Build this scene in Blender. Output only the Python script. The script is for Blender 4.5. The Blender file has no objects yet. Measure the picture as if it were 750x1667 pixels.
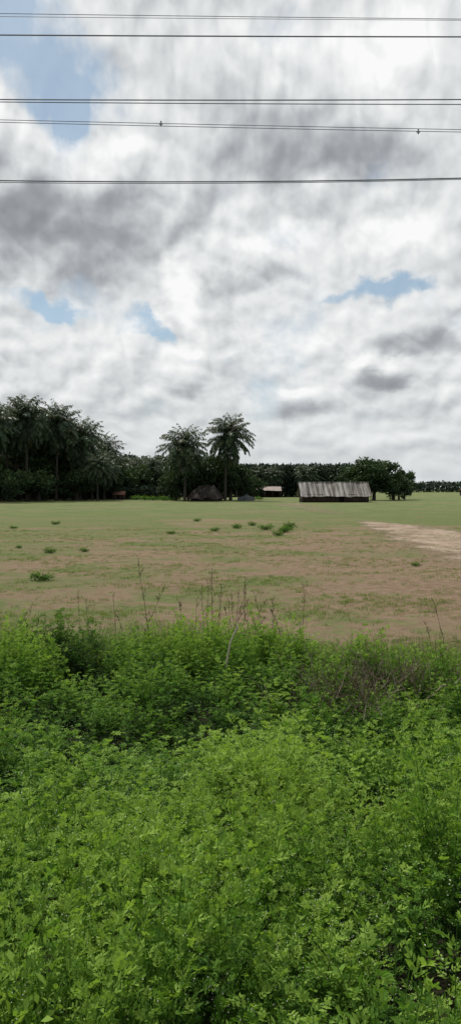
import bpy, math
import numpy as np
from mathutils import Vector
rng = np.random.default_rng(11)
scene = bpy.context.scene
COL = scene.collection
scene.view_settings.view_transform = 'Standard'
scene.view_settings.look = 'None'
scene.view_settings.exposure = 0

# ---------------------------------------------------------------- helpers
def sstep(a, b, x):
    t = np.clip((x-a)/(b-a), 0, 1)
    return t*t*(3-2*t)

def wob(x, y, s=0.0):
    return (np.sin(1.31*x+0.7*y+s)+np.sin(-0.83*x+1.57*y+2.1*s+1)+0.6*np.sin(2.3*x-1.1*y+s*3+2)
            + 0.6*np.sin(1.9*x+2.7*y-s+4)+0.35*np.sin(4.3*x+1.7*y+s)+0.35*np.sin(-3.1*x+4.6*y+5))/3.9

def ground_z(x, y):
    x = np.asarray(x, float); y = np.asarray(y, float)
    bank = 0.95*(1-sstep(1.0, 7.8, y))
    hum = 0.09*wob(x*1.1, y*1.1, 2)*(1-sstep(9, 16, y))*sstep(-4, 1, y)
    far = 0.035*wob(x*0.35, y*0.35, 1)*sstep(10, 20, y)*(1-sstep(90, 140, y))
    return bank+hum+far

def build_mesh(name, V, Q, tint=None, mats=(), midx=None, smooth=False):
    V = np.asarray(V, np.float32); Q = np.asarray(Q, np.int32)
    me = bpy.data.meshes.new(name)
    me.vertices.add(len(V)); me.vertices.foreach_set('co', V.ravel())
    me.loops.add(Q.size); me.loops.foreach_set('vertex_index', Q.ravel())
    me.polygons.add(len(Q))
    me.polygons.foreach_set('loop_start', np.arange(0, Q.size, Q.shape[1], dtype=np.int32))
    me.update(calc_edges=True)
    if tint is not None:
        a = me.attributes.new('tint', 'FLOAT', 'POINT')
        a.data.foreach_set('value', np.asarray(tint, np.float32))
    for m in mats: me.materials.append(m)
    if midx is not None: me.polygons.foreach_set('material_index', np.asarray(midx, np.int32))
    if smooth: me.polygons.foreach_set('use_smooth', np.ones(len(Q), bool))
    return me

def obj(name, me, parent=None, loc=(0,0,0), label=None, cat=None, kind=None, group=None, rot=(0,0,0), scale=1):
    o = bpy.data.objects.new(name, me)
    COL.objects.link(o)
    if parent: o.parent = parent
    o.location = loc; o.rotation_euler = rot
    o.scale = (scale,)*3 if not isinstance(scale, (tuple, list)) else scale
    if label: o['label'] = label
    if cat: o['category'] = cat
    if kind: o['kind'] = kind
    if group: o['group'] = group
    return o

class Geo:
    def __init__(s): s.V=[]; s.Q=[]; s.T=[]; s.n=0; s.M=[]
    def add(s, V, Q, t=0.5, m=0):
        V = np.asarray(V, float).reshape(-1,3); Q=np.asarray(Q,int).reshape(-1,4)
        s.V.append(V); s.Q.append(Q+s.n)
        s.T.append(np.broadcast_to(np.asarray(t,float), (len(V),)) if np.ndim(t)<=1 else t)
        s.M.append(np.full(len(Q), m)); s.n += len(V)
    def out(s): return np.vstack(s.V), np.vstack(s.Q), np.concatenate(s.T), np.concatenate(s.M)
    def mesh(s, name, mats, smooth=False):
        V,Q,T,M = s.out(); return build_mesh(name, V, Q, T, mats, M, smooth)

def tube(P, R, n=6):
    P = np.asarray(P, float); k=len(P); R=np.broadcast_to(np.asarray(R,float),(k,))
    V=[]
    for i in range(k):
        d = P[min(i+1,k-1)]-P[max(i-1,0)]; d/= np.linalg.norm(d)+1e-9
        ref = np.array([0,0,1.]) if abs(d[2])<0.9 else np.array([1.,0,0])
        a = np.cross(d,ref); a/=np.linalg.norm(a); b=np.cross(d,a)
        for j in range(n):
            th=2*math.pi*j/n
            V.append(P[i]+R[i]*(math.cos(th)*a+math.sin(th)*b))
    Q=[]
    for i in range(k-1):
        for j in range(n):
            j2=(j+1)%n
            Q.append((i*n+j,i*n+j2,(i+1)*n+j2,(i+1)*n+j))
    return np.array(V), np.array(Q)

def box(x0,x1,y0,y1,z0,z1):
    V=[(x0,y0,z0),(x1,y0,z0),(x1,y1,z0),(x0,y1,z0),(x0,y0,z1),(x1,y0,z1),(x1,y1,z1),(x0,y1,z1)]
    Q=[(0,3,2,1),(4,5,6,7),(0,1,5,4),(1,2,6,5),(2,3,7,6),(3,0,4,7)]
    return V,Q

def leaves(C, D, N, L, W, fold=0.15):
    C=np.asarray(C,float); D=D/np.linalg.norm(D,axis=1,keepdims=True)
    S=np.cross(D,N); S/= np.linalg.norm(S,axis=1,keepdims=True)+1e-9
    U=np.cross(S,D)
    L=np.broadcast_to(L,(len(C),))[:,None]; W=np.broadcast_to(W,(len(C),))[:,None]
    mid=C+D*L*0.5+U*W*fold
    V=np.stack([C, mid+S*W*0.5, C+D*L, mid-S*W*0.5],1).reshape(-1,3)
    Q=np.arange(len(C)*4).reshape(-1,4)
    return V,Q

def rand_unit(n, r=rng):
    v=r.normal(size=(n,3)); return v/np.linalg.norm(v,axis=1,keepdims=True)

# ---------------------------------------------------------------- materials
class NT:
    def __init__(s, tree): s.t=tree; s.N=tree.nodes; s.L=tree.links
    def new(s, typ, **props):
        n=s.N.new(typ)
        for k,v in props.items(): setattr(n,k,v)
        return n
    def put(s, sock, v):
        if isinstance(v, bpy.types.NodeSocket): s.L.new(v, sock)
        elif v is not None: sock.default_value=v
    def math(s, op, a, b=None, c=None, clamp=False):
        n=s.new('ShaderNodeMath', operation=op, use_clamp=clamp)
        s.put(n.inputs[0],a); s.put(n.inputs[1],b); s.put(n.inputs[2],c)
        return n.outputs[0]
    def vec(s, op, a, b=None, scale=None):
        n=s.new('ShaderNodeVectorMath', operation=op)
        s.put(n.inputs[0],a)
        if b is not None: s.put(n.inputs[1],b)
        if scale is not None: s.put(n.inputs['Scale'],scale)
        return n.outputs['Value'] if op in ('LENGTH','DOT_PRODUCT') else n.outputs[0]
    def noise(s, v, scale, detail=5, rough=0.5, dist=0.0, dims='3D'):
        n=s.new('ShaderNodeTexNoise'); n.noise_dimensions=dims; s.put(n.inputs['Vector'],v)
        n.inputs['Scale'].default_value=scale; n.inputs['Detail'].default_value=detail
        n.inputs['Roughness'].default_value=rough; n.inputs['Distortion'].default_value=dist
        return n
    def ramp(s, f, stops, interp='LINEAR'):
        n=s.new('ShaderNodeValToRGB'); s.put(n.inputs[0],f); cr=n.color_ramp; cr.interpolation=interp
        while len(cr.elements)<len(stops): cr.elements.new(0.5)
        for e,(p,c) in zip(cr.elements,stops):
            e.position=p; e.color=(*c,1) if len(c)==3 else c
        return n.outputs[0]
    def mrange(s, v, a,b,c,d, smooth=False):
        n=s.new('ShaderNodeMapRange'); n.interpolation_type='SMOOTHSTEP' if smooth else 'LINEAR'
        s.put(n.inputs[0],v)
        for i,x in enumerate((a,b,c,d)): s.put(n.inputs[i+1],x)
        return n.outputs[0]
    def mix(s, f, a, b, blend='MIX'):
        n=s.new('ShaderNodeMix', data_type='RGBA', blend_type=blend)
        s.put(n.inputs[0],f)
        s.put(n.inputs[6], (*a,1) if isinstance(a,tuple) and len(a)==3 else a)
        s.put(n.inputs[7], (*b,1) if isinstance(b,tuple) and len(b)==3 else b)
        return n.outputs[2]

def new_mat(name):
    m=bpy.data.materials.new(name); m.use_nodes=True; m.node_tree.nodes.clear()
    nt=NT(m.node_tree); out=nt.new('ShaderNodeOutputMaterial')
    return m, nt, out

def leaf_mat(name, stops, transl=0.35, rough=0.5, spec=0.3):
    m,nt,out=new_mat(name)
    at=nt.new('ShaderNodeAttribute', attribute_name='tint')
    col=nt.ramp(at.outputs['Fac'], stops)
    p=nt.new('ShaderNodeBsdfPrincipled'); nt.put(p.inputs['Base Color'],col)
    p.inputs['Roughness'].default_value=rough; p.inputs['Specular IOR Level'].default_value=spec
    if transl>0:
        tr=nt.new('ShaderNodeBsdfTranslucent')
        nt.put(tr.inputs[0], nt.mix(1.0,col,(0.95,1.0,0.48),'MULTIPLY'))
        mx=nt.new('ShaderNodeMixShader'); mx.inputs[0].default_value=transl
        nt.L.new(p.outputs[0],mx.inputs[1]); nt.L.new(tr.outputs[0],mx.inputs[2])
        nt.L.new(mx.outputs[0],out.inputs[0])
    else: nt.L.new(p.outputs[0],out.inputs[0])
    return m

def rough_mat(name, c1, c2, scale=3, rough=0.9, bump=0.3, stretch=(1,1,1), detail=5):
    m,nt,out=new_mat(name)
    tc=nt.new('ShaderNodeTexCoord'); v=nt.vec('MULTIPLY',tc.outputs['Object'],stretch)
    n=nt.noise(v,scale,detail,0.65)
    col=nt.ramp(n.outputs['Fac'],[(0.32,c1),(0.68,c2)])
    p=nt.new('ShaderNodeBsdfPrincipled'); nt.put(p.inputs['Base Color'],col); p.inputs['Roughness'].default_value=rough
    p.inputs['Specular IOR Level'].default_value=0.2
    b=nt.new('ShaderNodeBump'); b.inputs['Strength'].default_value=bump; nt.L.new(n.outputs['Fac'],b.inputs['Height'])
    nt.L.new(b.outputs[0],p.inputs['Normal']); nt.L.new(p.outputs[0],out.inputs[0])
    return m

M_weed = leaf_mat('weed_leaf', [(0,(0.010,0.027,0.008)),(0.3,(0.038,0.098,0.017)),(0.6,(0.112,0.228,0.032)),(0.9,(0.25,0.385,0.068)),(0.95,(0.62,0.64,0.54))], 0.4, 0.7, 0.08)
M_grass = leaf_mat('grass_blade', [(0,(0.055,0.10,0.022)),(0.4,(0.115,0.19,0.04)),(0.7,(0.20,0.26,0.07)),(1,(0.36,0.29,0.16))], 0.35, 0.6, 0.15)
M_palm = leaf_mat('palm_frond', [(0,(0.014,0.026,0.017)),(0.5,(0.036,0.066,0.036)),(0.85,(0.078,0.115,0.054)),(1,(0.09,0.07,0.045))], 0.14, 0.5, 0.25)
M_tree = leaf_mat('tree_leaf', [(0,(0.013,0.025,0.012)),(0.5,(0.031,0.058,0.023)),(1,(0.075,0.118,0.040))], 0.15, 0.6, 0.15)
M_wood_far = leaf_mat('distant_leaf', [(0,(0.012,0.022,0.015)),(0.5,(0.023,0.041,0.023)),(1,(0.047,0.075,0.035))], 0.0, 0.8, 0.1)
M_dry = leaf_mat('dry_stalk', [(0,(0.05,0.036,0.026)),(0.5,(0.12,0.09,0.06)),(1,(0.44,0.40,0.32))], 0.0, 0.8, 0.1)
M_bark = rough_mat('bark',(0.022,0.020,0.016),(0.058,0.052,0.042),6,0.9,0.5,(1,1,3))
M_thatch = rough_mat('thatch',(0.012,0.010,0.009),(0.036,0.030,0.026),5,0.95,0.6,(4,1,1))
M_mud = rough_mat('mud_wall',(0.022,0.017,0.015),(0.055,0.038,0.030),1.5,0.95,0.3)
M_dark = rough_mat('opening_shade',(0.006,0.006,0.005),(0.014,0.012,0.01),1.5,0.95,0.1)  # near-black colour standing for the shade inside doorways
M_redroof = rough_mat('clay_tile_roof',(0.13,0.065,0.045),(0.28,0.15,0.11),2,0.85,0.4,(3,1,1))
M_pinkroof = rough_mat('faded_sheet_roof',(0.25,0.20,0.175),(0.38,0.32,0.29),1.2,0.8,0.2)
M_tarp = rough_mat('tarpaulin',(0.03,0.033,0.036),(0.09,0.10,0.105),1.6,0.8,0.3)
M_wire = rough_mat('wire_cable',(0.17,0.18,0.20),(0.22,0.23,0.25),4,0.6,0.1)
M_wood = rough_mat('weathered_wood',(0.04,0.03,0.024),(0.09,0.07,0.055),4,0.9,0.3,(1,1,4))

def sheet_mat():
    m,nt,out=new_mat('corrugated_sheet_roof')
    tc=nt.new('ShaderNodeTexCoord'); O=tc.outputs['Object']
    n1=nt.noise(nt.vec('MULTIPLY',O,(1.0,0.06,0.06)),1.6,3,0.6)
    n2=nt.noise(nt.vec('MULTIPLY',O,(5.0,0.3,0.3)),1.3,5,0.7)
    sp=nt.new('ShaderNodeSeparateXYZ'); nt.L.new(O,sp.inputs[0])
    rib=nt.math('SINE',nt.math('MULTIPLY',sp.outputs[0],6.2832/.95))
    f=nt.math('ADD',nt.math('MULTIPLY',n1.outputs['Fac'],0.5),nt.math('MULTIPLY',n2.outputs['Fac'],0.5))
    f=nt.math('ADD',f,nt.math('MULTIPLY',rib,.045))
    col=nt.ramp(f,[(0.40,(0.05,0.042,0.037)),(0.47,(0.13,0.115,0.10)),(0.54,(0.22,0.21,0.198)),(0.66,(0.34,0.335,0.325))])
    p=nt.new('ShaderNodeBsdfPrincipled'); nt.put(p.inputs['Base Color'],col); p.inputs['Roughness'].default_value=0.75
    p.inputs['Specular IOR Level'].default_value=0.25
    nt.L.new(p.outputs[0],out.inputs[0]); return m
M_sheet = sheet_mat()

def ground_mat():
    m,nt,out=new_mat('field_ground')
    tc=nt.new('ShaderNodeTexCoord'); O=tc.outputs['Object']
    sp=nt.new('ShaderNodeSeparateXYZ'); nt.L.new(O,sp.inputs[0]); X,Y=sp.outputs[0],sp.outputs[1]
    big=nt.noise(nt.vec('MULTIPLY',O,(0.7,0.8,1)),0.11,3,0.6,0.6)
    mid=nt.noise(nt.vec('MULTIPLY',O,(0.7,0.8,1)),0.45,7,0.76,0.5)
    fine=nt.noise(O,3.2,6,0.78)
    vf=nt.noise(O,20.0,3,0.7)
    dist=nt.mrange(Y,26,105,0.0,0.42,True)
    near=nt.mrange(Y,10,15,0.28,0.0,True)
    leftg=nt.math('MULTIPLY',nt.mrange(X,-2,-9,0,0.07,True),nt.mrange(Y,22,40,0,1,True))
    rightg=nt.math('MULTIPLY',nt.mrange(X,3,12,0,0.10,True),nt.mrange(Y,40,70,0,1,True))
    centre=nt.math('MULTIPLY',nt.mrange(X,-1,4,0,-0.08,True),nt.mrange(Y,30,50,1,0,True))
    g=nt.math('ADD',nt.math('MULTIPLY',big.outputs['Fac'],1.2),nt.math('MULTIPLY',mid.outputs['Fac'],1.6))
    g=nt.math('ADD',g,nt.math('MULTIPLY',fine.outputs['Fac'],0.8))
    for t in (dist,near,rightg,centre,leftg): g=nt.math('ADD',g,t)
    cover=nt.mrange(g,1.72,1.98,0,0.95,True)
    soil=nt.ramp(fine.outputs['Fac'],[(0.26,(0.10,0.067,0.044)),(0.5,(0.228,0.156,0.104)),(0.74,(0.355,0.268,0.19))])
    straw=nt.ramp(mid.outputs['Fac'],[(0.35,(0.15,0.12,0.07)),(0.65,(0.30,0.24,0.15))])
    soil=nt.mix(nt.mrange(vf.outputs['Fac'],0.45,0.62,0,0.6),soil,straw)
    green=nt.ramp(fine.outputs['Fac'],[(0.28,(0.048,0.08,0.022)),(0.5,(0.110,0.148,0.044)),(0.72,(0.195,0.205,0.08))])
    lush=nt.mix(nt.mrange(mid.outputs['Fac'],0.36,0.62,0,1),(0.064,0.112,0.031),(0.172,0.198,0.08))
    green=nt.mix(nt.mrange(Y,50,110,0,0.85,True),green,lush)
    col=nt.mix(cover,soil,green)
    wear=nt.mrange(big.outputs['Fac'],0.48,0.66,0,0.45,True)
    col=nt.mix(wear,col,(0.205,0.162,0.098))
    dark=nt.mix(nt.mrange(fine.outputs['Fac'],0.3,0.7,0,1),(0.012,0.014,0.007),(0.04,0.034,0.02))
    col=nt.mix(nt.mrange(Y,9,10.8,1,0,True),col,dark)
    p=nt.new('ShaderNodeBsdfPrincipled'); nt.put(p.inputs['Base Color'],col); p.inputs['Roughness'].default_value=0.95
    p.inputs['Specular IOR Level'].default_value=0.1
    b=nt.new('ShaderNodeBump'); b.inputs['Strength'].default_value=0.9; b.inputs['Distance'].default_value=0.16
    h=nt.math('ADD',fine.outputs['Fac'],nt.math('MULTIPLY',vf.outputs['Fac'],0.4))
    nt.L.new(h,b.inputs['Height']); nt.L.new(b.outputs[0],p.inputs['Normal'])
    nt.L.new(p.outputs[0],out.inputs[0]); return m
M_ground=ground_mat()

def path_mat():
    m,nt,out=new_mat('sandy_track')
    tc=nt.new('ShaderNodeTexCoord'); O=tc.outputs['Object']
    a=nt.noise(nt.vec('MULTIPLY',O,(1,0.6,1)),0.6,6,0.7); b2=nt.noise(O,3,6,0.72)
    col=nt.ramp(nt.math('ADD',nt.math('MULTIPLY',a.outputs['Fac'],0.6),nt.math('MULTIPLY',b2.outputs['Fac'],0.4)),
      [(0.38,(0.19,0.138,0.095)),(0.5,(0.27,0.207,0.152)),(0.62,(0.345,0.275,0.21))])
    at=nt.new('ShaderNodeAttribute', attribute_name='tint')
    f=nt.math('ADD',at.outputs['Fac'],nt.math('MULTIPLY',nt.math('SUBTRACT',b2.outputs['Fac'],0.5),1.8))
    f=nt.math('ADD',f,nt.math('MULTIPLY',nt.math('SUBTRACT',a.outputs['Fac'],0.5),2.4))
    p=nt.new('ShaderNodeBsdfPrincipled'); nt.put(p.inputs['Base Color'],col); p.inputs['Roughness'].default_value=0.95
    p.inputs['Specular IOR Level'].default_value=0.1
    tr=nt.new('ShaderNodeBsdfTransparent'); mx=nt.new('ShaderNodeMixShader')
    nt.put(mx.inputs[0],nt.mrange(f,0.1,1.1,0,.95,True)); nt.L.new(tr.outputs[0],mx.inputs[1]); nt.L.new(p.outputs[0],mx.inputs[2])
    nt.L.new(mx.outputs[0],out.inputs[0]); return m
M_path=path_mat()

# ---------------------------------------------------------------- ground & tracks
def axis(inner, outs):
    return np.array(sorted(set(np.round(np.concatenate([inner,outs,-outs]),3))))
gx = axis(np.linspace(-12,12,97), np.concatenate([np.arange(13,60,2.0), np.geomspace(60,3000,24)]))
gy = np.unique(np.round(np.concatenate([np.linspace(-40,-6,18),np.linspace(-6,16,89),np.arange(16.5,70,1.0),np.geomspace(70,5000,40)]),3))
X,Y=np.meshgrid(gx,gy); Z=ground_z(X,Y)
V=np.stack([X,Y,Z],-1).reshape(-1,3); nx=len(gx); ny=len(gy)
idx=np.arange(nx*ny).reshape(ny,nx)
Q=np.stack([idx[:-1,:-1],idx[:-1,1:],idx[1:,1:],idx[1:,:-1]],-1).reshape(-1,4)
obj('ground', build_mesh('ground',V,Q,mats=[M_ground],smooth=True), kind='structure',
    label='flat fallow field of patchy grass and reddish soil', cat='ground')

def ribbon(name, pts, label):
    pts=np.array(pts,float); n=70
    tt=np.linspace(0,1,len(pts)); t=np.linspace(0,1,n)
    cx=np.interp(t,tt,pts[:,0]); cy=np.interp(t,tt,pts[:,1]); w=np.interp(t,tt,pts[:,2]); k0=np.interp(t,tt,pts[:,3])
    dx=np.gradient(cx); dy=np.gradient(cy); l=np.hypot(dx,dy); nx_,ny_=-dy/l,dx/l
    ks=np.linspace(-1,1,13); V=[];T=[]
    for k in ks:
        x=cx+nx_*w*k; y=cy+ny_*w*k
        V.append(np.stack([x,y,ground_z(x,y)+0.02],-1)); T.append((1.0-abs(k)**2)*1.5*k0-.3)
    V=np.stack(V,1).reshape(-1,3); T=np.stack(T,1).reshape(-1)
    m=len(ks); I=np.arange(n*m).reshape(n,m)
    Q=np.stack([I[:-1,:-1],I[:-1,1:],I[1:,1:],I[1:,:-1]],-1).reshape(-1,4)
    obj(name, build_mesh(name,V,Q,T,[M_path],smooth=True), kind='structure', label=label, cat='path')
ribbon('dirt_track',[(12.5,8,3.4,0),(11.6,20,4.2,.8),(11.0,30,4.6,1.0),(11.2,38,4.4,1.05),(11.4,46,3.8,1.05),(11.2,54,2.8,1.0),(10.6,60,1.8,.9),(10.3,66,1.0,0)],'short pale sandy dirt track crossing the field')
ribbon('footpath',[(10.3,64,1.2,0),(11.0,79,2.4,.45),(10.3,105,4.0,.5),(9.5,128,5,.55),(12,143,3.0,.5)],'thin worn footpath leading to the long shed')

# ---------------------------------------------------------------- weeds
def make_weed(seed, H=0.7, nbr=7, broad=False, lsc=1.0):
    r=np.random.default_rng(seed); g=Geo()
    C=[];D=[];N=[];L=[];W=[];T=[];F=[]
    up=np.array([0,0,1.0])
    def put(c,d,n,l,w,t,f=0): C.append(c);D.append(d);N.append(n);L.append(l);W.append(w);T.append(t);F.append(f)
    def compound(p, d, ln, tb):
        d=d/np.linalg.norm(d)
        s=np.cross(d,up); s/=np.linalg.norm(s)+1e-9; nrm=np.cross(s,d)
        if broad:
            put(p,d+r.normal(0,0.15,3),nrm+r.normal(0,.3,3),ln*0.5,ln*0.30,tb); return
        for t in (0.2,0.38,0.56,0.74):
            q=p+d*ln*t-up*ln*0.3*t*t
            w=ln*0.42*(1-0.55*abs(t-0.40)/0.5)
            for sg in (-1,1):
                put(q,s*sg*0.85+d*0.5+nrm*r.uniform(-.35,.35),nrm+r.normal(0,.5,3),w*r.uniform(.7,1.2),w*0.42,tb+r.normal(0,.06))
        put(p+d*ln*0.8-up*ln*0.22,d-up*0.3,nrm,ln*0.28,ln*0.14,tb+.04)
    main=np.array([[0,0,-0.05],[r.normal(0,.03),r.normal(0,.03),H*0.35],[r.normal(0,.06),r.normal(0,.06),H*0.7]])
    v,q=tube(main,[0.004,0.003,0.002],3); g.add(v,q,0.25)
    for b in range(nbr):
        az=b*2.4+r.uniform(-.4,.4); z0=H*r.uniform(.15,.6)
        base=np.array([0,0,z0])
        out=r.uniform(.08,.24)*(1 if b else 0.2); top=np.array([math.cos(az)*out,math.sin(az)*out,min(H*1.0,z0+H*r.uniform(.3,.6))])
        v,q=tube([base,(base+top)/2+[0,0,-.01],top],[0.0025,0.002,0.001],3); g.add(v,q,0.4)
        k=9
        for i in range(k):
            t=(i+0.8)/k; p=base+(top-base)*t
            a=i*2.3+az; el=r.uniform(-0.1,0.8)+0.4*t
            d=np.array([math.cos(a)*math.cos(el),math.sin(a)*math.cos(el),math.sin(el)])
            ln=lsc*r.uniform(.07,.125)*(1-0.3*t)
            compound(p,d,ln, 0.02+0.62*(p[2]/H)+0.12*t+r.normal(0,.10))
        if (not broad) and r.random()<0.32:
            for f in range(5):
                p=top+np.array([r.normal(0,.03),r.normal(0,.03),r.uniform(.01,.06)])
                put(p,np.array([1,0,0.2])+r.normal(0,.4,3),np.array([0,0,1.]),.0055,.005,1.0,1)
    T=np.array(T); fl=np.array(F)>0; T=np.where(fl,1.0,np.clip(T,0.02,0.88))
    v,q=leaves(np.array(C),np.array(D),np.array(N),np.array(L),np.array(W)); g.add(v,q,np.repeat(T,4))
    return g.out()[:3]

def scatter(name, temps, xs, ys, zs, sc, rotz, tilt, which, tadd, mat, label, cat, zsc=None):
    Vs=[];Qs=[];Ts=[];n=0
    for x,y,z,s,a,ti,w,ta,i in zip(xs,ys,zs,sc,rotz,tilt,which,tadd,range(len(xs))):
        v,q,t=temps[w]; c,sn=math.cos(a),math.sin(a)
        R=np.array([[c,-sn,0],[sn,c,0],[0,0,1]]); u=v@R.T*s
        if zsc is not None: u[:,2]*=zsc[i]
        u[:,0]+=u[:,2]*ti[0]; u[:,1]+=u[:,2]*ti[1]
        u=u+np.array([x,y,z]); Vs.append(u.astype(np.float32)); Qs.append(q+n); n+=len(v)
        Ts.append(np.where(t>0.95,t,np.clip(t+ta,0.01,0.89)) if mat is M_weed else np.clip(t+ta,0,1))
    me=build_mesh(name,np.vstack(Vs),np.vstack(Qs),np.concatenate(Ts),[mat])
    return obj(name,me,kind='stuff',label=label,cat=cat)

weed_t=[make_weed(s,0.7) for s in range(7)]+[make_weed(50+s,0.62,8,True) for s in range(2)]
def edge_y(x): return 10.9+0.8*wob(x*1.7,0*x,3)-1.2*sstep(0.6,2.2,x)
px=[];py=[]
yy=0.8
while yy<12.0:
    step=0.12 if yy<4.5 else (.145 if yy<6.5 else 0.175)
    hw=0.30*yy+1.3
    for xx in np.arange(-hw,hw,step):
        px.append(xx+rng.uniform(-.5,.5)*step); py.append(yy+rng.uniform(-.5,.5)*step)
    yy+=step
px=np.array(px);py=np.array(py)
rd=np.random.default_rng(23); dome=np.zeros(len(px)); dt=np.zeros(len(px)); cs_=[]
tries=0
while tries<3000:
    tries+=1
    cy=rd.uniform(0.6,11.0); cx=rd.uniform(-1,1)*(0.30*cy+1.6); R=rd.uniform(.34,.88)*(0.60+.05*cy)
    if any((cx-a)**2+(cy-b)**2<(0.68*(R+c))**2 for a,b,c in cs_): continue
    cs_.append((cx,cy,R)); A_=rd.uniform(.55,1.12); tv=rd.normal(0,.10)
    ddx=(px-cx)+.12*wob(px*3,py*3,cx); ddy=(py-cy)+.12*wob(px*3,py*3,cy+4)
    d2=(ddx/R)**2+(ddy/R)**2; h=A_*np.clip(1-d2,0,1)**.6
    m=h>dome; dome=np.where(m,h,dome); dt=np.where(m,tv,dt)
hole=np.zeros(len(px))
for hx,hy,hr,ha in [(-.67,9.1,.42,1),(-.22,6.9,.42,1),(-.95,6.2,.36,1),(.96,7.1,.42,.95),(.62,8.3,.36,.95),(-1.95,7.8,.36,.85),(.66,2.45,.26,.95),(-.1,5.3,.22,.75),(1.9,6.4,.32,.75),(-.30,8.1,.40,.95),(-1.3,8.6,.3,.85),(-.9,3.4,.18,.7),(1.3,4.6,.24,.7),(.15,3.3,.16,.55),(-1.5,5.0,.22,.65),(.3,9.2,.28,.8),(.25,6.2,.24,.8),(-.5,4.3,.18,.65),(.8,5.6,.24,.75)]:
    ddx=(px-hx)+.16*wob(px*4,py*4,hx); hole=np.maximum(hole,ha*np.exp(-(ddx**2*.6+(py-hy)**2*1.3)/hr**2))
keep=(py<edge_y(px))&~((dome<0.22)&(rng.random(len(px))<.55))&(rng.random(len(px))<0.95)&~((hole>.6)&(rng.random(len(px))<.65))
px=px[keep];py=py[keep];dome=dome[keep];dt=dt[keep];hole=hole[keep]
n=len(px)
hfield=0.32+0.90*dome+0.12*wob(px*3.1,py*3.1,4)
hfield+=.08*np.exp(-((py-7.3)/1.2)**2)
hfield*=(1-.72*hole)
hfield+=np.exp(-((py-9.9)/1.1)**2)*(0.30*wob(px*2.0,0*px,1.3)+0.24*sstep(.9,-.5,px)+.10)*(1-hole)
zs=np.maximum(hfield*(1-0.4*sstep(10.5,11.5,py)),.18)
tint=dt+rng.normal(0,.05,n)+0.10*(1-sstep(4,6.5,py))-0.10*np.exp(-((py-7.4)/1.7)**2)-0.40*(1-sstep(.05,.5,dome))+.10+.09*np.exp(-((py-9.9)/1.0)**2)-.45*hole  # shade of hollows and gaps between mounds put into the leaf colour
which=rng.integers(0,7,n); br=(wob(px*1.4,py*1.4,7.7)>0.35)&(rng.random(n)<0.55); which=np.where(br,7+rng.integers(0,2,n),which)
sc=np.where(py<4.5,rng.uniform(.52,.76,n),rng.uniform(.8,1.12,n)); zs=np.where(py<4.5,zs*1.45,zs)
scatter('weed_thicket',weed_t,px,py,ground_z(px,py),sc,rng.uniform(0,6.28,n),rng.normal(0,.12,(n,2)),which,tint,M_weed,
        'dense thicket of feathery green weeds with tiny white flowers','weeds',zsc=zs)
print('weeds',n,'domes',len(cs_))

# ---------------------------------------------------------------- grass
def make_tuft(seed, nb, h, spread, w, t0, t1):
    r=np.random.default_rng(seed); g=Geo()
    for i in range(nb):
        a=r.uniform(0,6.28); b=np.array([r.normal(0,spread*.4),r.normal(0,spread*.4),-0.01])
        hh=h*r.uniform(.5,1.1); lean=r.uniform(.1,.7)*hh; d=np.array([math.cos(a),math.sin(a),0]); s=np.array([-d[1],d[0],0])*w
        m=b+d*lean*.35+[0,0,hh*.6]; t=b+d*lean+[0,0,hh]
        tt=r.uniform(t0,t1)
        g.add([b-s,b+s,m+s*.8,m-s*.8],[(0,1,2,3)],[tt-.1,tt-.1,tt,tt])
        g.add([m-s*.8,m+s*.8,t+s*.1,t-s*.1],[(0,1,2,3)],[tt,tt,tt+.08,tt+.08])
    return g.out()[:3]
tuft=[make_tuft(100+i,16,0.10,0.20,0.005,0.25,0.68) for i in range(5)]
N=28000
gyv=10.5+ (rng.random(N)**1.5)*42; gxv=(rng.random(N)*2-1)*(0.30*gyv+3)
dens=wob(gxv*.45,gyv*.8,2)+0.6*wob(gxv*1.3,gyv*1.6,6)
k=dens+rng.normal(0,.36,N)>0.22; gxv=gxv[k];gyv=gyv[k];n=len(gxv)
scatter('short_grass',tuft,gxv,gyv,ground_z(gxv,gyv),rng.uniform(.35,.9,n),rng.uniform(0,6.28,n),rng.normal(0,.1,(n,2)),rng.integers(0,5,n),rng.normal(0.08,.14,n),M_grass,
        'short patchy grass over bare reddish soil','grass')
tall=[make_tuft(200+i,24,0.48,0.16,0.004,0.2,0.6) for i in range(5)]
N=4600
gyv=rng.uniform(9.2,14.6,N); gxv=(rng.random(N)*2-1)*(0.30*gyv+2.0)
rel=gyv-edge_y(gxv)
k=(rel>-0.6)&(wob(gxv*.8,gyv*1.0,3)*.8+rng.normal(0,.35,N)+ (1.6-rel)*0.45 >0.0)
gxv=gxv[k];gyv=gyv[k];n=len(gxv); rel=rel[k]
scatter('tall_grass',tall,gxv,gyv,ground_z(gxv,gyv),rng.uniform(.6,1.35,n)*(1-0.6*sstep(.8,3.0,rel)),rng.uniform(0,6.28,n),rng.normal(0,.12,(n,2)),rng.integers(0,5,n),rng.normal(0,.1,n),M_grass,
        'wispy tall green grass fringing the weeds','grass')

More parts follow.
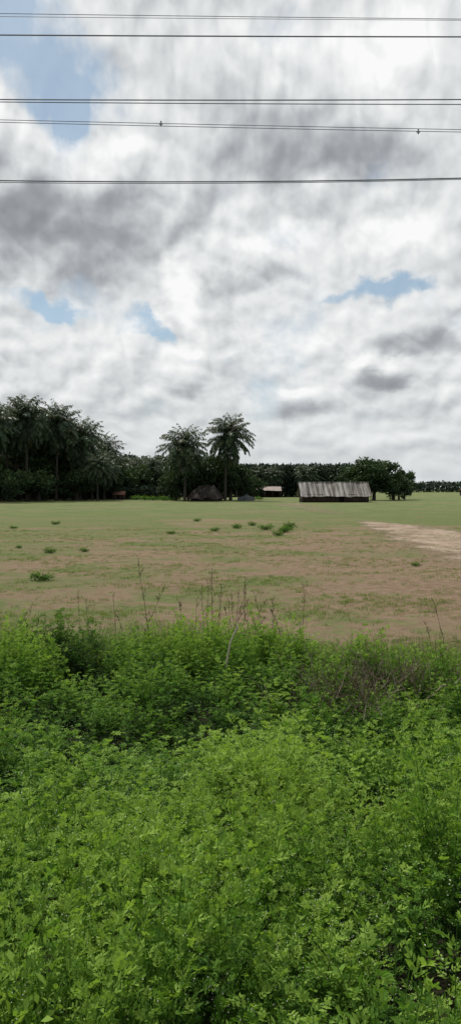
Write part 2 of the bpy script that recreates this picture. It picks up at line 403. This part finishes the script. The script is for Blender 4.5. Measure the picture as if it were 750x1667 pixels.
# ---------------------------------------------------------------- dry stalks
def make_stalk(seed,H):
    r=np.random.default_rng(seed); g=Geo()
    P=[np.zeros(3)]; d=np.array([r.normal(0,.10),r.normal(0,.08),1.])
    for i in range(6):
        d=d+np.array([r.normal(0,.08),r.normal(0,.07),0]); P.append(P[-1]+d/np.linalg.norm(d)*H/6)
    v,q=tube(P,np.linspace(.0055,.0025,7),5); g.add(v,q,.25)
    for k in range(14):
        t=r.uniform(.4,1.0)*6; i=min(int(t),5); p=P[i]+(P[i+1]-P[i])*(t-i)
        a=r.uniform(0,6.28); l=r.uniform(.03,.08)*H; e=p+np.array([math.cos(a)*l*.5,math.sin(a)*l*.5,l*.8])
        v,q=tube([p,(p+e)/2+[0,0,-.01],e],[.003,.0025,.002],4); g.add(v,q,.25)
        for j in range(2):
            c=p+(e-p)*(0.5+j*.25); v,q=leaves(c[None],rand_unit(1,r),rand_unit(1,r),.025,.01); g.add(v,q,.3)
    return g.mesh('stalk',[M_dry])
stalk_m=[make_stalk(300+i,h) for i,h in enumerate((1.5,1.3,1.4,1.1,1.6))]
st=[(-1.12,11.3,1.1),(-1.38,11.6,.95),(-1.75,11.6,.76),(-0.66,11.2,.96),(-0.18,11.0,.96),(-0.02,11.3,.9),(0.18,10.9,.92),(0.12,11.5,.84),
        (0.78,11.1,1.0),(0.86,10.7,.86),(2.65,9.6,.84),(2.5,9.9,.8),(0.30,11.2,.82),(-0.12,11.5,.86),(-2.2,11.9,.66),(-1.95,11.2,.72),(-.62,11.7,.8),(-.25,11.9,.78),(.05,12.1,.78),(.22,11.1,.9),(-3.0,11.4,.66),(.42,11.4,.76),(-.08,10.8,.95),
        (-1.55,11.9,.74),(-.42,11.4,.82),(.55,11.5,.78),(.34,10.9,.84),(.02,11.6,.76),(.26,11.7,.74),(-.3,11.2,.8),(-.52,11.3,.76),(.15,11.3,.86),(.48,11.0,.84)]
for i,(x,y,s) in enumerate(st):
    obj('dry_stalk',stalk_m[i%5],loc=(x,y,float(ground_z(x,y))-.02),rot=(0,0,i*1.7),scale=s,label='thin dry brown weed stalk standing above the thicket',cat='dry stalk',group='dry stalks along the thicket edge')
g=Geo(); v,q=tube([(-.12,0,-.5),(-.08,0,0),(-.04,0.02,.2),(.03,0,.36),(.04,0.02,.42)],[.013,.012,.011,.009,.005],6); g.add(v,q,.9)
v,q=tube([(-.02,0.01,.25),(.05,0,.36)],[.007,.004],5); g.add(v,q,.8)
obj('stick',g.mesh('stick',[M_dry]),loc=(0.04,9.3,0.62),label='pale bare stick leaning out of the weeds',cat='stick')
def twigs(seed,n,R):
    r=np.random.default_rng(seed); g=Geo()
    for i in range(n):
        p=np.array([r.normal(0,R),r.normal(0,R*.6),r.uniform(0,.25)]); d=np.array([r.normal(0,.6),r.normal(0,.5),1]); l=r.uniform(.12,.32)
        m=p+d*l*.5; e=p+d*l+r.normal(0,.05,3)
        v,q=tube([p,m,e],[.0035,.003,.002],3); g.add(v,q,r.uniform(.1,.8))
        for j in range(3):
            f=m+(e-m)*r.random(); v,q=tube([f,f+r.normal(0,.06,3)+[0,0,.04]],[.002,.001],3); g.add(v,q,r.uniform(.1,.7))
    return g.mesh('dry_brush',[M_dry])
for i,(x,y,s) in enumerate([(1.75,8.3,.42),(1.1,7.3,.28)]):
    obj('dry_brush',twigs(400+i,110,s),loc=(x,y,float(ground_z(x,y))+.50),label='tangled patch of dead brown twigs among green weeds',cat='dry brush',kind='stuff')

# ---------------------------------------------------------------- field shrubs
def make_shrub(seed,R,H,n,ls,tm=0.0):
    r=np.random.default_rng(seed); g=Geo()
    for i in range(6):
        a=r.uniform(0,6.28); e=np.array([math.cos(a)*R*.7,math.sin(a)*R*.7,H*.8]); v,q=tube([(0,0,-.03),e*.5+[0,0,.03],e],[ls*.12,ls*.09,ls*.05],4); g.add(v,q,.1)
    u=rand_unit(n,r)*(r.random((n,1))**.45); c=u*[R,R,H*.55]+[0,0,H*.45]; c[:,2]=np.abs(c[:,2])
    lump=1+.25*np.sin(c[:,0]/R*4+seed)+.2*np.sin(c[:,1]/R*5); c[:,2]*=lump
    d=rand_unit(n,r)+[0,0,.5]; t=np.clip(.2+tm+.4*c[:,2]/H+r.normal(0,.12,n),0,.88)
    v,q=leaves(c,d,rand_unit(n,r),ls*r.uniform(.7,1.3,n),ls*.45); g.add(v,q,np.repeat(t,4))
    return g.mesh('shrub',[M_weed])
sh=[make_shrub(500+i,.30,.42,420,.075) for i in range(3)]
for i,(x,y,s) in enumerate([(-5.35,22.8,.9),(-7.3,32.5,.8),(-6.0,33.0,.6),(-0.95,49,.9),(0.4,52,1.1),(2.2,50,1.3),(3.1,47,1.2),(2.6,44,.9),(3.9,53,1.4),(3.5,49.5,1.0),(-12.6,58,.9),(-9.2,35,.5),(-3.4,46,.7),(6.2,27,.5),(-2.6,63,.9),(-14,52,.7),(1.5,56,1.0)]):
    obj('field_shrub',sh[i%3],loc=(x,y,float(ground_z(x,y))),rot=(0,0,i*1.3),scale=(s*1.4,s*1.1,s*.65),label='small green shrub growing in the open field',cat='shrub',group='small shrubs dotted over the field')

# ---------------------------------------------------------------- palms
def make_palm(seed,H,cs=1.0,nf=84):
    r=np.random.default_rng(seed)
    tr=Geo(); P=[];lean=r.normal(0,.035,2); Ht=H-4.0*cs
    for t in np.linspace(0,1,9): P.append([lean[0]*Ht*t*t+.15*math.sin(3*t+seed),lean[1]*Ht*t*t,Ht*t])
    v,q=tube(P,[.38,.28,.25,.23,.22,.21,.2,.2,.26],8); tr.add(v,q,.5)
    top=np.array(P[-1]); cr=Geo()
    for i in range(nf):
        az=i*2.39996+r.uniform(-.3,.3); f=i/nf; e=math.radians(90-160*f**.9+r.uniform(-12,12)); L=cs*r.uniform(4.3,5.5)*(0.86+0.14*min(1,f*3))
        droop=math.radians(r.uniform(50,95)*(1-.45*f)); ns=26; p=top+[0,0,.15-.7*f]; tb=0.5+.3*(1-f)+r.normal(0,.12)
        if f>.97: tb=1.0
        h=np.array([math.cos(az),math.sin(az),0]); s=np.array([-h[1],h[0],0]); C=[];D=[];LL=[];rp=[p.copy()]
        for k in range(ns):
            t=(k+1)/ns; a=e-droop*t**1.5; tg=h*math.cos(a)+np.array([0,0,math.sin(a)]); p=p+tg*L/ns; rp.append(p.copy())
            if t>.1:
                l=cs*1.2*(math.sin(math.pi*min(1,(t*.82+.12)))**.6)
                for sg in (-1,1):
                    C.append(p+tg*r.uniform(-.05,.05)); D.append(s*sg*.65+tg*.5+np.array([0,0,-1])*r.uniform(.2,1.2)); LL.append(l*r.uniform(.6,1.25))
        C=np.array(C);D=np.array(D)
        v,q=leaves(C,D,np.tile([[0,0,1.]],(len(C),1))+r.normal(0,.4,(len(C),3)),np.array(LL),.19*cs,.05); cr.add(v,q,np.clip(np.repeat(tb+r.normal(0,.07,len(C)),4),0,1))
        v,q=tube(rp[::4],np.linspace(.06,.02,len(rp[::4])),3); cr.add(v,q,.6)
    for i in range(9):
        a=i*.7; c=top+np.array([math.cos(a)*.35,math.sin(a)*.35,-.25-.1*(i%2)])
        v,q=tube([c+[0,0,.14],c+[0,0,.08],c,c-[0,0,.08],c-[0,0,.14]],[.02,.1,.13,.1,.02],6); cr.add(v,q,.7)
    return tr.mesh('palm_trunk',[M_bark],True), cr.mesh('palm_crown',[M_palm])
palmT={}
for key,H,cs in (('a',18.6,1.18),('b',15.7,1.16),('c',20,1.1),('d',20,1.1),('e',16,1.1),('f',12,1.0),('g',9.8,.75),('h',9.8,.75)):
    palmT[key]=(make_palm(600+ord(key),H,cs,84 if key in 'abcde' else 64),H)
def palm(key,x,y,H,rz,label,group):
    (t,c),H0=palmT[key]; s=H/H0
    e=obj('palm_tree',None,loc=(x,y,0),rot=(0,0,rz),scale=s,label=label,cat='palm tree',group=group)
    obj('trunk',t,parent=e); obj('crown',c,parent=e)
palm('b',-9.35,163,15.7,.4,'tall coconut palm beside the dark thatched hut','pair of coconut palms')
palm('a',-1.1,165,18.4,2.0,'tallest coconut palm with a full drooping crown','pair of coconut palms')
grove=[('c',-44.7,150,19.2),('d',-45.8,165,19.6),('c',-40.4,160,21.8),('e',-48.8,185,17.5),('d',-40.8,175,19.6),('d',-36.3,168,21.0),('e',-39.2,190,16.4),
   ('e',-32.2,172,18.4),('f',-31.5,185,13.3),('e',-30.6,193,16.0),('f',-30.4,215,12.5),('f',-28,225,12.0),('f',-24.6,230,12.0),('g',-21,235,11.0),('e',-50,205,16),('e',-48.5,215,15),
   ('f',-41,210,14),('f',-39.6,225,13.4),('c',-52,150,19),('d',-58,160,20),('c',-66,168,19),('f',-35,200,13),('e',-44,195,15.5),('f',-34,222,12.5),('f',-30.5,178,11),('f',-37,178,13.5),('f',-45,172,13),
   ('d',-43.2,172,20.5),('c',-38.2,182,20.0),('d',-49.5,176,19.5),('e',-35.2,180,17.0),('c',-47.5,158,18.8)]
r2=np.random.default_rng(5)
for i in range(32):
    y=r2.uniform(165,215); b=r2.uniform(-.30,-.155); lim=(16.0 if b<-.22 else 12.0)
    grove.append(('ef'[i%2] ,b*y,y,r2.uniform(10,lim)))
for i in range(14):
    y=r2.uniform(205,240); grove.append(('fg'[i%2],r2.uniform(-.15,-.085)*y,y,r2.uniform(9.0,11.8)))
for i,(k,x,y,H) in enumerate(grove):
    palm(k,x,y,H,i*2.1,'dark coconut palm in a dense grove','coconut palm grove')
for i in range(34):
    x=0.2+i*1.14+rng.uniform(-.4,.4); y=245+rng.uniform(-8,12)
    palm('gh'[i%2],x,y,9.7+rng.uniform(-.2,.2),i*1.9,'young palm in an even plantation row','young palm plantation')

# ---------------------------------------------------------------- broadleaf trees
def make_tree(seed,R,H,nc=34,per=80,ls=.45):
    r=np.random.default_rng(seed); tg=Geo(); cg=Geo()
    v,q=tube([(0,0,-.1),(.1,0,H*.2),(.0,.1,H*.42)],[.4,.28,.22],8); tg.add(v,q,.5)
    for i in range(nc):
        u=rand_unit(1,r)[0]*(r.random()**.35); c=np.array([u[0]*R,u[1]*R,H*.54+u[2]*H*.40])
        c[2]=max(c[2],H*.12)
        if i<9: v,q=tube([(0,.05,H*.35),(c*.5+np.array([0,0,H*.22])),c],[.14,.09,.04],5); tg.add(v,q,.5)
        n=per; cr=r.uniform(.14,.24)*R+.25
        p=c+rand_unit(n,r)*(r.random((n,1))**.5)*cr*[1.2,1.2,.8]
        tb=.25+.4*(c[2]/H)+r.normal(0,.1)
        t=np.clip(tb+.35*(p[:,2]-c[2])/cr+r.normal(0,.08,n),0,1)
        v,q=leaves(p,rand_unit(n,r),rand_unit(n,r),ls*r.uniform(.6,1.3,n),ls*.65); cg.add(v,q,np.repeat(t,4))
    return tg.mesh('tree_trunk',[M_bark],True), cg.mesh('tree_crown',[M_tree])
treeT=[(make_tree(700,5.0,8.8,95,120,.55),8.8),(make_tree(701,3,6.5,40,90,.45),6.5),(make_tree(702,4.0,7.5,46,90,.5),7.5),(make_tree(703,3.6,5.5,42,90,.45),5.5)]
def tree(k,x,y,H,rz,label,sx=1,group=None):
    (t,c),H0=treeT[k]; s=H/H0
    e=obj('broadleaf_tree',None,loc=(x,y,0),rot=(0,0,rz),scale=(s*sx,s*sx,s),label=label,cat='tree',group=group)
    obj('trunk',t,parent=e); obj('crown',c,parent=e)
tree(0,30.6,172,9.2,0,'wide rounded dark green tree behind the long shed',1.08)
tree(1,41.0,190,7.6,1,'small open-crowned tree standing near the wide tree',.65)
tree(1,27.4,185,8.6,2,'slender tree behind the long shed',.6)
tree(3,36.0,178,5.4,.7,'low leafy tree beside the wide tree',1.1)
tree(3,38.5,184,4.2,2.7,'low leafy tree beside the wide tree',1.0)
gl='dark understorey trees among the palms'
for i,(k,x,y,H,sx) in enumerate([(2,-49,170,11,1.0),(2,-43,172,10.5,1.0),(2,-38,176,11,1.0),(2,-33,184,10,1.0),(3,-28,196,8.5,1.1),(3,-23,206,8.5,1.1),(2,-26,222,9.5,1.1),(3,-16,225,8.5,1.3),(2,-56,176,11,1.1),(3,-19,212,8.0,1.1),
      (3,-7.4,170,9.5,.7),(3,-2.6,171,9.6,.7),(3,-11.6,171,7.0,.7),(3,2.2,175,7.0,.7),(3,-4.5,178,10,.8),(3,-38,160,6,1.1),(3,-46,158,7,1.1),(3,-32.5,170,6.5,1.0),(3,-13.5,182,6.0,1.0),(3,-9.2,176,9,.6),(3,5.5,196,5.6,.9),(3,-51,166,7,1.1),(3,0,172,8.8,.65),(3,-29,186,6.5,1.0),(3,-42,154,6,1.0)]):
    tree(k,x,y,H,i*1.1,'dark leafy understorey tree among palm trunks',sx,gl)

def woodland(name,x0,x1,y0,y1,top,n,ls,label,seed,wv=.09,wv2=.06):
    r=np.random.default_rng(seed); xs=r.uniform(x0,x1,n); ys=r.uniform(y0,y1,n)
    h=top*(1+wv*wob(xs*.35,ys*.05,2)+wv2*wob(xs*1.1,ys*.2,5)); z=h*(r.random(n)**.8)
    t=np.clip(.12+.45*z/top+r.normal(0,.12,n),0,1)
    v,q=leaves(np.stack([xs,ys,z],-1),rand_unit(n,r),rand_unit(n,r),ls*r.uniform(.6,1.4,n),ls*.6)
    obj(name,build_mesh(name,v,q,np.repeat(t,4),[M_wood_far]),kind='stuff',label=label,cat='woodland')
woodland('distant_woodland',-95,-14,240,262,12.0,34000,1.0,'dark dense woodland behind the palm grove',1)
woodland('grove_thicket',-68,-41,212,226,14.0,16000,.9,'dark undergrowth filling the palm grove',6,.18)
woodland('plantation_woodland',-16,39,240,262,9.8,34000,.8,'dark even belt of plantation trees',2,.01,.015)
woodland('far_tree_line',38,330,520,560,6.6,22000,1.4,'low far-off tree line along the field edge',3)
woodland('field_hedge',-70,-12,190,197,2.8,14000,.6,'low dark hedge at the foot of the grove',4,.3)
crop=[make_shrub(800+i,1.5,1.3,420,.28) for i in range(2)]
for i,(x,y,s) in enumerate([(-16.5,172,.9),(-14,170,1.0),(-18.5,176,1.0),(-12.3,174,.8),(4.4,172,.6),(-21,180,1.0),(6.5,186,.7)]):
    obj('bush',crop[i%2],loc=(x,y,0),rot=(0,0,i),scale=(s*1.3,s,s*.7),label='low rounded green bush near the huts',cat='bush',group='low green bushes near the huts')

# ---------------------------------------------------------------- buildings
def gable_building(name,loc,W,Dp,eave,ridge,over,roofmat,wallmat,label,cat,rz=0,posts=0,rag=.0,opening=(.35,.5),hip=0.0,openfront=False,bow=0.0):
    e=obj(name,None,loc=loc,rot=(0,0,rz),label=label,cat=cat)
    g=Geo(); w=.15; h=W/2; d=Dp/2
    segs=[(-h,-h+W*opening[0]),(-h+W*opening[1],h)]
    if not openfront:
        for a,b in segs: g.add(*box(a,b,-d,-d+w,0,eave))
        g.add(*box(segs[0][1],segs[1][0],-d,-d+w,eave*.85,eave))
    g.add(*box(-h,h,d-w,d,0,eave)); g.add(*box(-h,-h+w,-d+w,d-w,0,eave)); g.add(*box(h-w,h,-d+w,d-w,0,eave))
    rz_=ridge-.12
    for sx in (-h+w/2,h-w/2):
        if hip==0:
            g.add([(sx-w/2,-d,eave),(sx-w/2,d,eave),(sx-w/2,.05,rz_),(sx-w/2,-.05,rz_)],[(0,1,2,3)])
            g.add([(sx+w/2,-d,eave),(sx+w/2,d,eave),(sx+w/2,.05,rz_),(sx+w/2,-.05,rz_)],[(0,3,2,1)])
    obj('wall',g.mesh('wall',[wallmat]),parent=e)
    r=np.random.default_rng(int(W*10)); g=Geo(); n=int(W/.12)
    xs=np.linspace(-h-over,h+over,n); cor=.02*np.sin(np.arange(n)*math.pi/2)
    ex=r.uniform(-rag,rag,n) if rag>0 else np.zeros(n); ex=np.repeat(ex[::8],8)[:n]
    sl=(ridge-eave)/d
    for sg in (-1,1):
        rows=[]
        for k,t in enumerate(np.linspace(0,1,6)):
            hx=xs*(1-hip*(1-t)**(1+bow))
            yy=(d+over)*t+ (ex if k==5 else np.zeros(n)); z=ridge-sl*yy+cor+ .05*np.sin(xs*.9+t*2)+bow*.5*math.sin(math.pi*t)+rag*.8*np.sin(xs*2.3+k)
            rows.append(np.stack([hx,sg*yy,z],-1))
        Vv=np.stack(rows,0).reshape(-1,3); I=np.arange(6*n).reshape(6,n)
        Qq=np.stack([I[:-1,:-1],I[:-1,1:],I[1:,1:],I[1:,:-1]],-1).reshape(-1,4)
        g.add(Vv,Qq); g.add(Vv-[0,0,.05],Qq)
    if hip>0:
        for sx in (-1,1):
            a=(sx*(h+over),-d-over,ridge-sl*(d+over)); b=(sx*(h+over),d+over,ridge-sl*(d+over)); c=(sx*(h+over)*(1-hip),0.02,ridge); c2=(sx*(h+over)*(1-hip),-0.02,ridge)
            g.add([a,b,c,c2],[(0,1,2,3)])
    roof=obj('roof',g.mesh('roof',[roofmat]),parent=e)
    g=Geo(); hh=(h+over)*(1-hip)+.03
    v,q=tube([(-hh,0,ridge+.02),(0,0,ridge+.03),(hh,0,ridge+.02)],[.09]*3,6); g.add(v,q); obj('ridge_cap',g.mesh('ridge_cap',[roofmat]),parent=roof)
    if not openfront:
        g=Geo(); g.add(*box(segs[0][1]+.02,segs[1][0]-.02,-d+w+.05,-d+w+.1,0,eave*.84)); obj('doorway_shade',g.mesh('doorway_shade',[M_dark]),parent=e)  # dark panel behind the open doorway, interior shade as colour
    g=Geo(); v,q=tube([(0,0,0),(0,0,ridge-sl*(d+over*.8)-.06)],[.07,.06],6); g.add(v,q); pm=g.mesh('post',[M_wood])
    for i in range(posts):
        obj('post',pm,parent=e,loc=(-h-over*.5+(W+over)*i/(posts-1),-d-over*.8,0))
    return e
gable_building('long_shed',(19.3,151,0),12.2,5.6,1.5,3.7,.5,M_sheet,M_mud,'long low shed with grey streaked sheet roof and dark wall','shed',rz=.04,posts=2,rag=.06,opening=(.55,.62))
gable_building('thatched_hut',(-4.9,164,0),5.4,4.4,1.1,3.1,.6,M_thatch,M_mud,'dark thatched hut beneath the coconut palms','hut',rz=-.25,posts=3,rag=.22,hip=.5,bow=.15)
gable_building('open_shelter',(10.9,232,0),6.4,3.5,2.2,3.1,.5,M_pinkroof,M_mud,'small open shelter with a faded pinkish roof','shelter',posts=4,openfront=True)
gable_building('small_hut',(84.5,285,0),5.6,4,1.5,2.6,.4,M_redroof,M_mud,'small hut with a red clay tile roof',"hut",posts=2)
gable_building('small_hut',(-56,182,0),4,3.4,1.5,2.5,.3,M_pinkroof,M_redroof,'small pinkish house half hidden by the grove',"hut",posts=2)
gable_building('small_hut',(-25.8,187,0),2.4,2.2,1.2,1.9,.2,M_redroof,M_mud,'tiny hut with a reddish roof under the palms',"hut",posts=2)
g=Geo(); n=13; xs=np.linspace(-1.8,1.8,n); prof=[(-1.3,0),(-1.15,.6),(-.6,.95),(0,1.1),(.6,.9),(1.15,.5),(1.3,0)]
rows=np.array([[ (x*(1-.12*(b/1.5)), a*(1-.25*abs(x)/1.8), b*(1-.22*abs(x/1.8)**2+.15*math.sin(x*2.1+1))+.10*math.sin(x*5+a*3)*(b>0)) for x in xs] for a,b in prof])
I=np.arange(7*n).reshape(7,n); g.add(rows.reshape(-1,3),np.stack([I[:-1,:-1],I[:-1,1:],I[1:,1:],I[1:,:-1]],-1).reshape(-1,4))
for c in (0,n-1):
    g.add(rows[[0,1,5,6],c],[(0,1,2,3)]); g.add(rows[[1,2,4,5],c],[(0,1,2,3)]); g.add([rows[2,c],rows[3,c],rows[3,c],rows[4,c]],[(0,1,2,3)])
obj('covered_stack',g.mesh('covered_stack',[M_tarp],False),loc=(3.2,168,0),label='low stack covered with a dark grey tarpaulin',cat='covered stack')

# ---------------------------------------------------------------- overhead wires
def wire(name,y,zL,zR,r,sag,label,clamps=()):
    hx=.287*y; X=np.linspace(-45,45,91); s=(zR-zL)/(2*hx)
    Zz=(zL+zR)/2+s*X+sag*(X**2-hx*hx)
    g=Geo(); P=np.stack([X,np.full(91,float(y)),Zz],-1); v,q=tube(P,r,8); g.add(v,q)
    o=obj('power_line',g.mesh('power_line',[M_wire],True),label=label,cat='power line',group='overhead power lines')
    for cx in clamps:
        cz=(zL+zR)/2+s*cx+sag*(cx*cx-hx*hx)
        g=Geo(); v,q=tube([(0,0,-.04),(0,0,-.028),(0,0,0.0),(0,0,.028),(0,0,.035)],[.006,.011,.009,.011,.006],8); g.add(v,q)
        v,q=tube([(-.025,0,-.01),(.025,0,-.01)],[.007,.007],6); g.add(v,q)
        obj('clamp',g.mesh('clamp',[M_wire]),parent=o,loc=(cx,y,cz))
def zz(py,y): return 2.6+(795-py)/1308*y
for (y,a,b,r,sg,lab,cl) in [
   (13,22,31,.005,.0003,'thin overhead wire sloping slightly',()),
   (13.2,27,33,.004,.0003,'thin overhead wire sloping slightly',()),
   (12,57,60,.010,.0004,'thick taut overhead cable',()),
   (12,162,162,.009,.0008,'thick overhead cable in a close pair',()),
   (12,166,170,.007,.0006,'overhead cable hanging just below its twin',()),
   (11,195,211,.0045,.0004,'thin overhead wire with small clamps',(-.95,)),
   (11,199,215,.0045,.0006,'thin overhead wire with small clamps',(2.565,)),
   (10,294,290,.008,.0035,'single overhead cable with a gentle sag',()),
   (10,297,292,.0045,.0035,'thin wire following beneath a thicker cable',())]:
    wire('power_line',y,zz(a,y),zz(b,y),r,sg,lab,cl)

# ---------------------------------------------------------------- light and sky
el=math.radians(53); az=math.radians(-35)
sd=Vector((math.sin(az)*math.cos(el),math.cos(az)*math.cos(el),math.sin(el)))
sl=bpy.data.lights.new('sun','SUN'); sl.energy=3.9; sl.angle=math.radians(0.8); sl.color=(1,.95,.87)
so=bpy.data.objects.new('sun',sl); COL.objects.link(so); so.rotation_euler=sd.to_track_quat('Z','Y').to_euler(); so.location=(0,0,60)

w=bpy.data.worlds.new('World'); scene.world=w; w.use_nodes=True; w.node_tree.nodes.clear(); nt=NT(w.node_tree)
w.cycles.sampling_method='NONE'
out=nt.new('ShaderNodeOutputWorld')
sky=nt.new('ShaderNodeTexSky'); sky.sky_type='NISHITA'; sky.sun_disc=False; sky.sun_elevation=el; sky.sun_rotation=az
bg1=nt.new('ShaderNodeBackground'); nt.L.new(nt.mix(1.0,nt.mix(.40,sky.outputs[0],(4.2,5.0,5.6,1)),(.84,.96,1.0,1),'MULTIPLY'),bg1.inputs[0]); bg1.inputs[1].default_value=.10
tc=nt.new('ShaderNodeTexCoord'); Dv=nt.vec('NORMALIZE',tc.outputs['Generated'])
sp=nt.new('ShaderNodeSeparateXYZ'); nt.L.new(Dv,sp.inputs[0]); dx,dy,dz=sp.outputs
A=nt.math('MULTIPLY',nt.math('ARCTAN2',dx,dy),57.2958); E=nt.math('MULTIPLY',nt.math('ARCSINE',dz),57.2958)
Ec=nt.math('MULTIPLY',nt.math('LOGARITHM',nt.math('ADD',nt.math('DIVIDE',nt.math('MAXIMUM',E,0.0),20.0),1.0),2.71828),28.0)
cb=nt.new('ShaderNodeCombineXYZ'); nt.L.new(nt.math('MULTIPLY',A,1/14),cb.inputs[0]); nt.L.new(nt.math('MULTIPLY',Ec,1/10.5),cb.inputs[1]); P=cb.outputs[0]
wn=nt.noise(P,1.9,6,.52,0,'2D'); warp=nt.vec('SUBTRACT',wn.outputs['Color'],(.5,.5,.5))
c2=nt.new('ShaderNodeCombineXYZ'); nt.L.new(A,c2.inputs[0]); nt.L.new(E,c2.inputs[1])
AE=nt.vec('ADD',c2.outputs[0],nt.vec('MULTIPLY',warp,(9.5,8,0)))
AEs=nt.vec('ADD',c2.outputs[0],nt.vec('MULTIPLY',warp,(6,4,0)))
def blobs(lst,base,vec_,inner=.2):
    acc=base
    for a,e,ra,re,amp in lst:
        d=nt.vec('LENGTH',nt.vec('MULTIPLY',nt.vec('SUBTRACT',vec_,(a,e,0)),(1/ra,1/re,0)))
        acc=nt.math('ADD',acc,nt.mrange(d,inner,1.0,amp,0,True))
    return acc
# billowed noise: folded ridges read as rounded cauliflower tops
def billow(v,detail):
    a=nt.noise(v,2.0,detail,.5,0,'2D').outputs['Fac']
    b=nt.noise(v,3.6,3,.45,0,'2D').outputs['Fac']
    c=nt.math('ABSOLUTE',nt.math('SUBTRACT',b,.5))
    return nt.math('ADD',nt.math('MULTIPLY',a,.75),nt.math('MULTIPLY',c,.75)), a
n1=nt.noise(P,1.0,4,.48,0,'2D')
h1,n2=billow(P,6); h2,_n=billow(nt.vec('ADD',P,(-.028,.055,0)),5)
rel=nt.math('MULTIPLY',nt.math('SUBTRACT',h1,h2),1.25)
cov=blobs([(-15.8,29.5,7.5,5.4,-.54),(-12.2,25.6,3.6,2.8,-.44),(6.8,13.0,3.0,1.0,-.32),(9.8,14.0,3.2,1.4,-.46),(11.6,12.9,2.4,.8,-.28),(-14,12.2,4.6,1.2,-.40),(-6.2,11.5,2.8,.8,-.32),(-1.5,9.2,3,.6,-.26),(35,25,8,5,-.5),(-40,20,8,4,-.5)],.72,AE)
cov=nt.math('ADD',cov,nt.math('MULTIPLY',nt.math('SUBTRACT',n2,.5),1.3))
mask=nt.mrange(cov,.12,.60,0,1,True)
sh_=blobs([(-12.5,17.0,12.5,5.0,-.46),(-5.0,19.2,5,2.4,-.15),(4.5,23.0,8.5,4.6,-.36),(10.5,21.5,6,3.2,-.18),(1.6,15.4,3.2,1.6,-.26),
           (-8.0,23.4,6,1.6,.18),(-14,23.6,4.5,1.5,.16),(11.5,28.5,7,3.2,.20),(-2.4,14.4,3.0,2.8,.30),(12,17.3,5,2.4,.26),(3,18.3,4,1.3,.2),(-3,10.8,9,2.2,.14),(0,29.5,5,2.5,.14),
           (-60,25,30,12,-.2),(80,30,35,14,-.2)],.72,AE)
sh_=blobs([(11.7,7.4,3.2,1.3,-.42),(4,5.6,3.6,1.0,-.34),(13.8,10.2,4.6,1.2,-.32),(-3.2,6.9,2.2,.7,-.20),(11.2,9.0,3.0,.8,.26),(4,7.0,2.8,.7,.22),(-3,8.1,2.4,.7,.16)],sh_,AEs,.25)
sh_=nt.math('ADD',sh_,rel)
sh_=nt.math('ADD',sh_,nt.math('MULTIPLY',nt.math('SUBTRACT',.5,n1.outputs['Fac']),.30))
ccol=nt.ramp(sh_,[(.10,(.27,.282,.302)),(.32,(.365,.378,.40)),(.52,(.53,.55,.568)),(.74,(.74,.76,.768)),(.98,(.95,.955,.95))])
hz=nt.mrange(E,0,7,.6,0,True)
ccol=nt.mix(hz,ccol,(.61,.645,.66,1))
bg2=nt.new('ShaderNodeBackground'); nt.L.new(ccol,bg2.inputs[0]); bg2.inputs[1].default_value=1.0
mask2=nt.math('MAXIMUM',mask,nt.mrange(E,2,9,1,.16,True))
mx=nt.new('ShaderNodeMixShader'); nt.L.new(mask2,mx.inputs[0]); nt.L.new(bg1.outputs[0],mx.inputs[1]); nt.L.new(bg2.outputs[0],mx.inputs[2]); nt.L.new(mx.outputs[0],out.inputs[0])

# ---------------------------------------------------------------- camera
cd=bpy.data.cameras.new('camera'); cam=bpy.data.objects.new('camera',cd); COL.objects.link(cam); scene.camera=cam
cd.sensor_fit='VERTICAL'; cd.sensor_height=36; cd.lens=36*1308/1667; cd.shift_y=-38.5/1667
cd.clip_start=.05; cd.clip_end=8000
cam.location=(0,0,2.6); cam.rotation_euler=(math.radians(90),0,0)
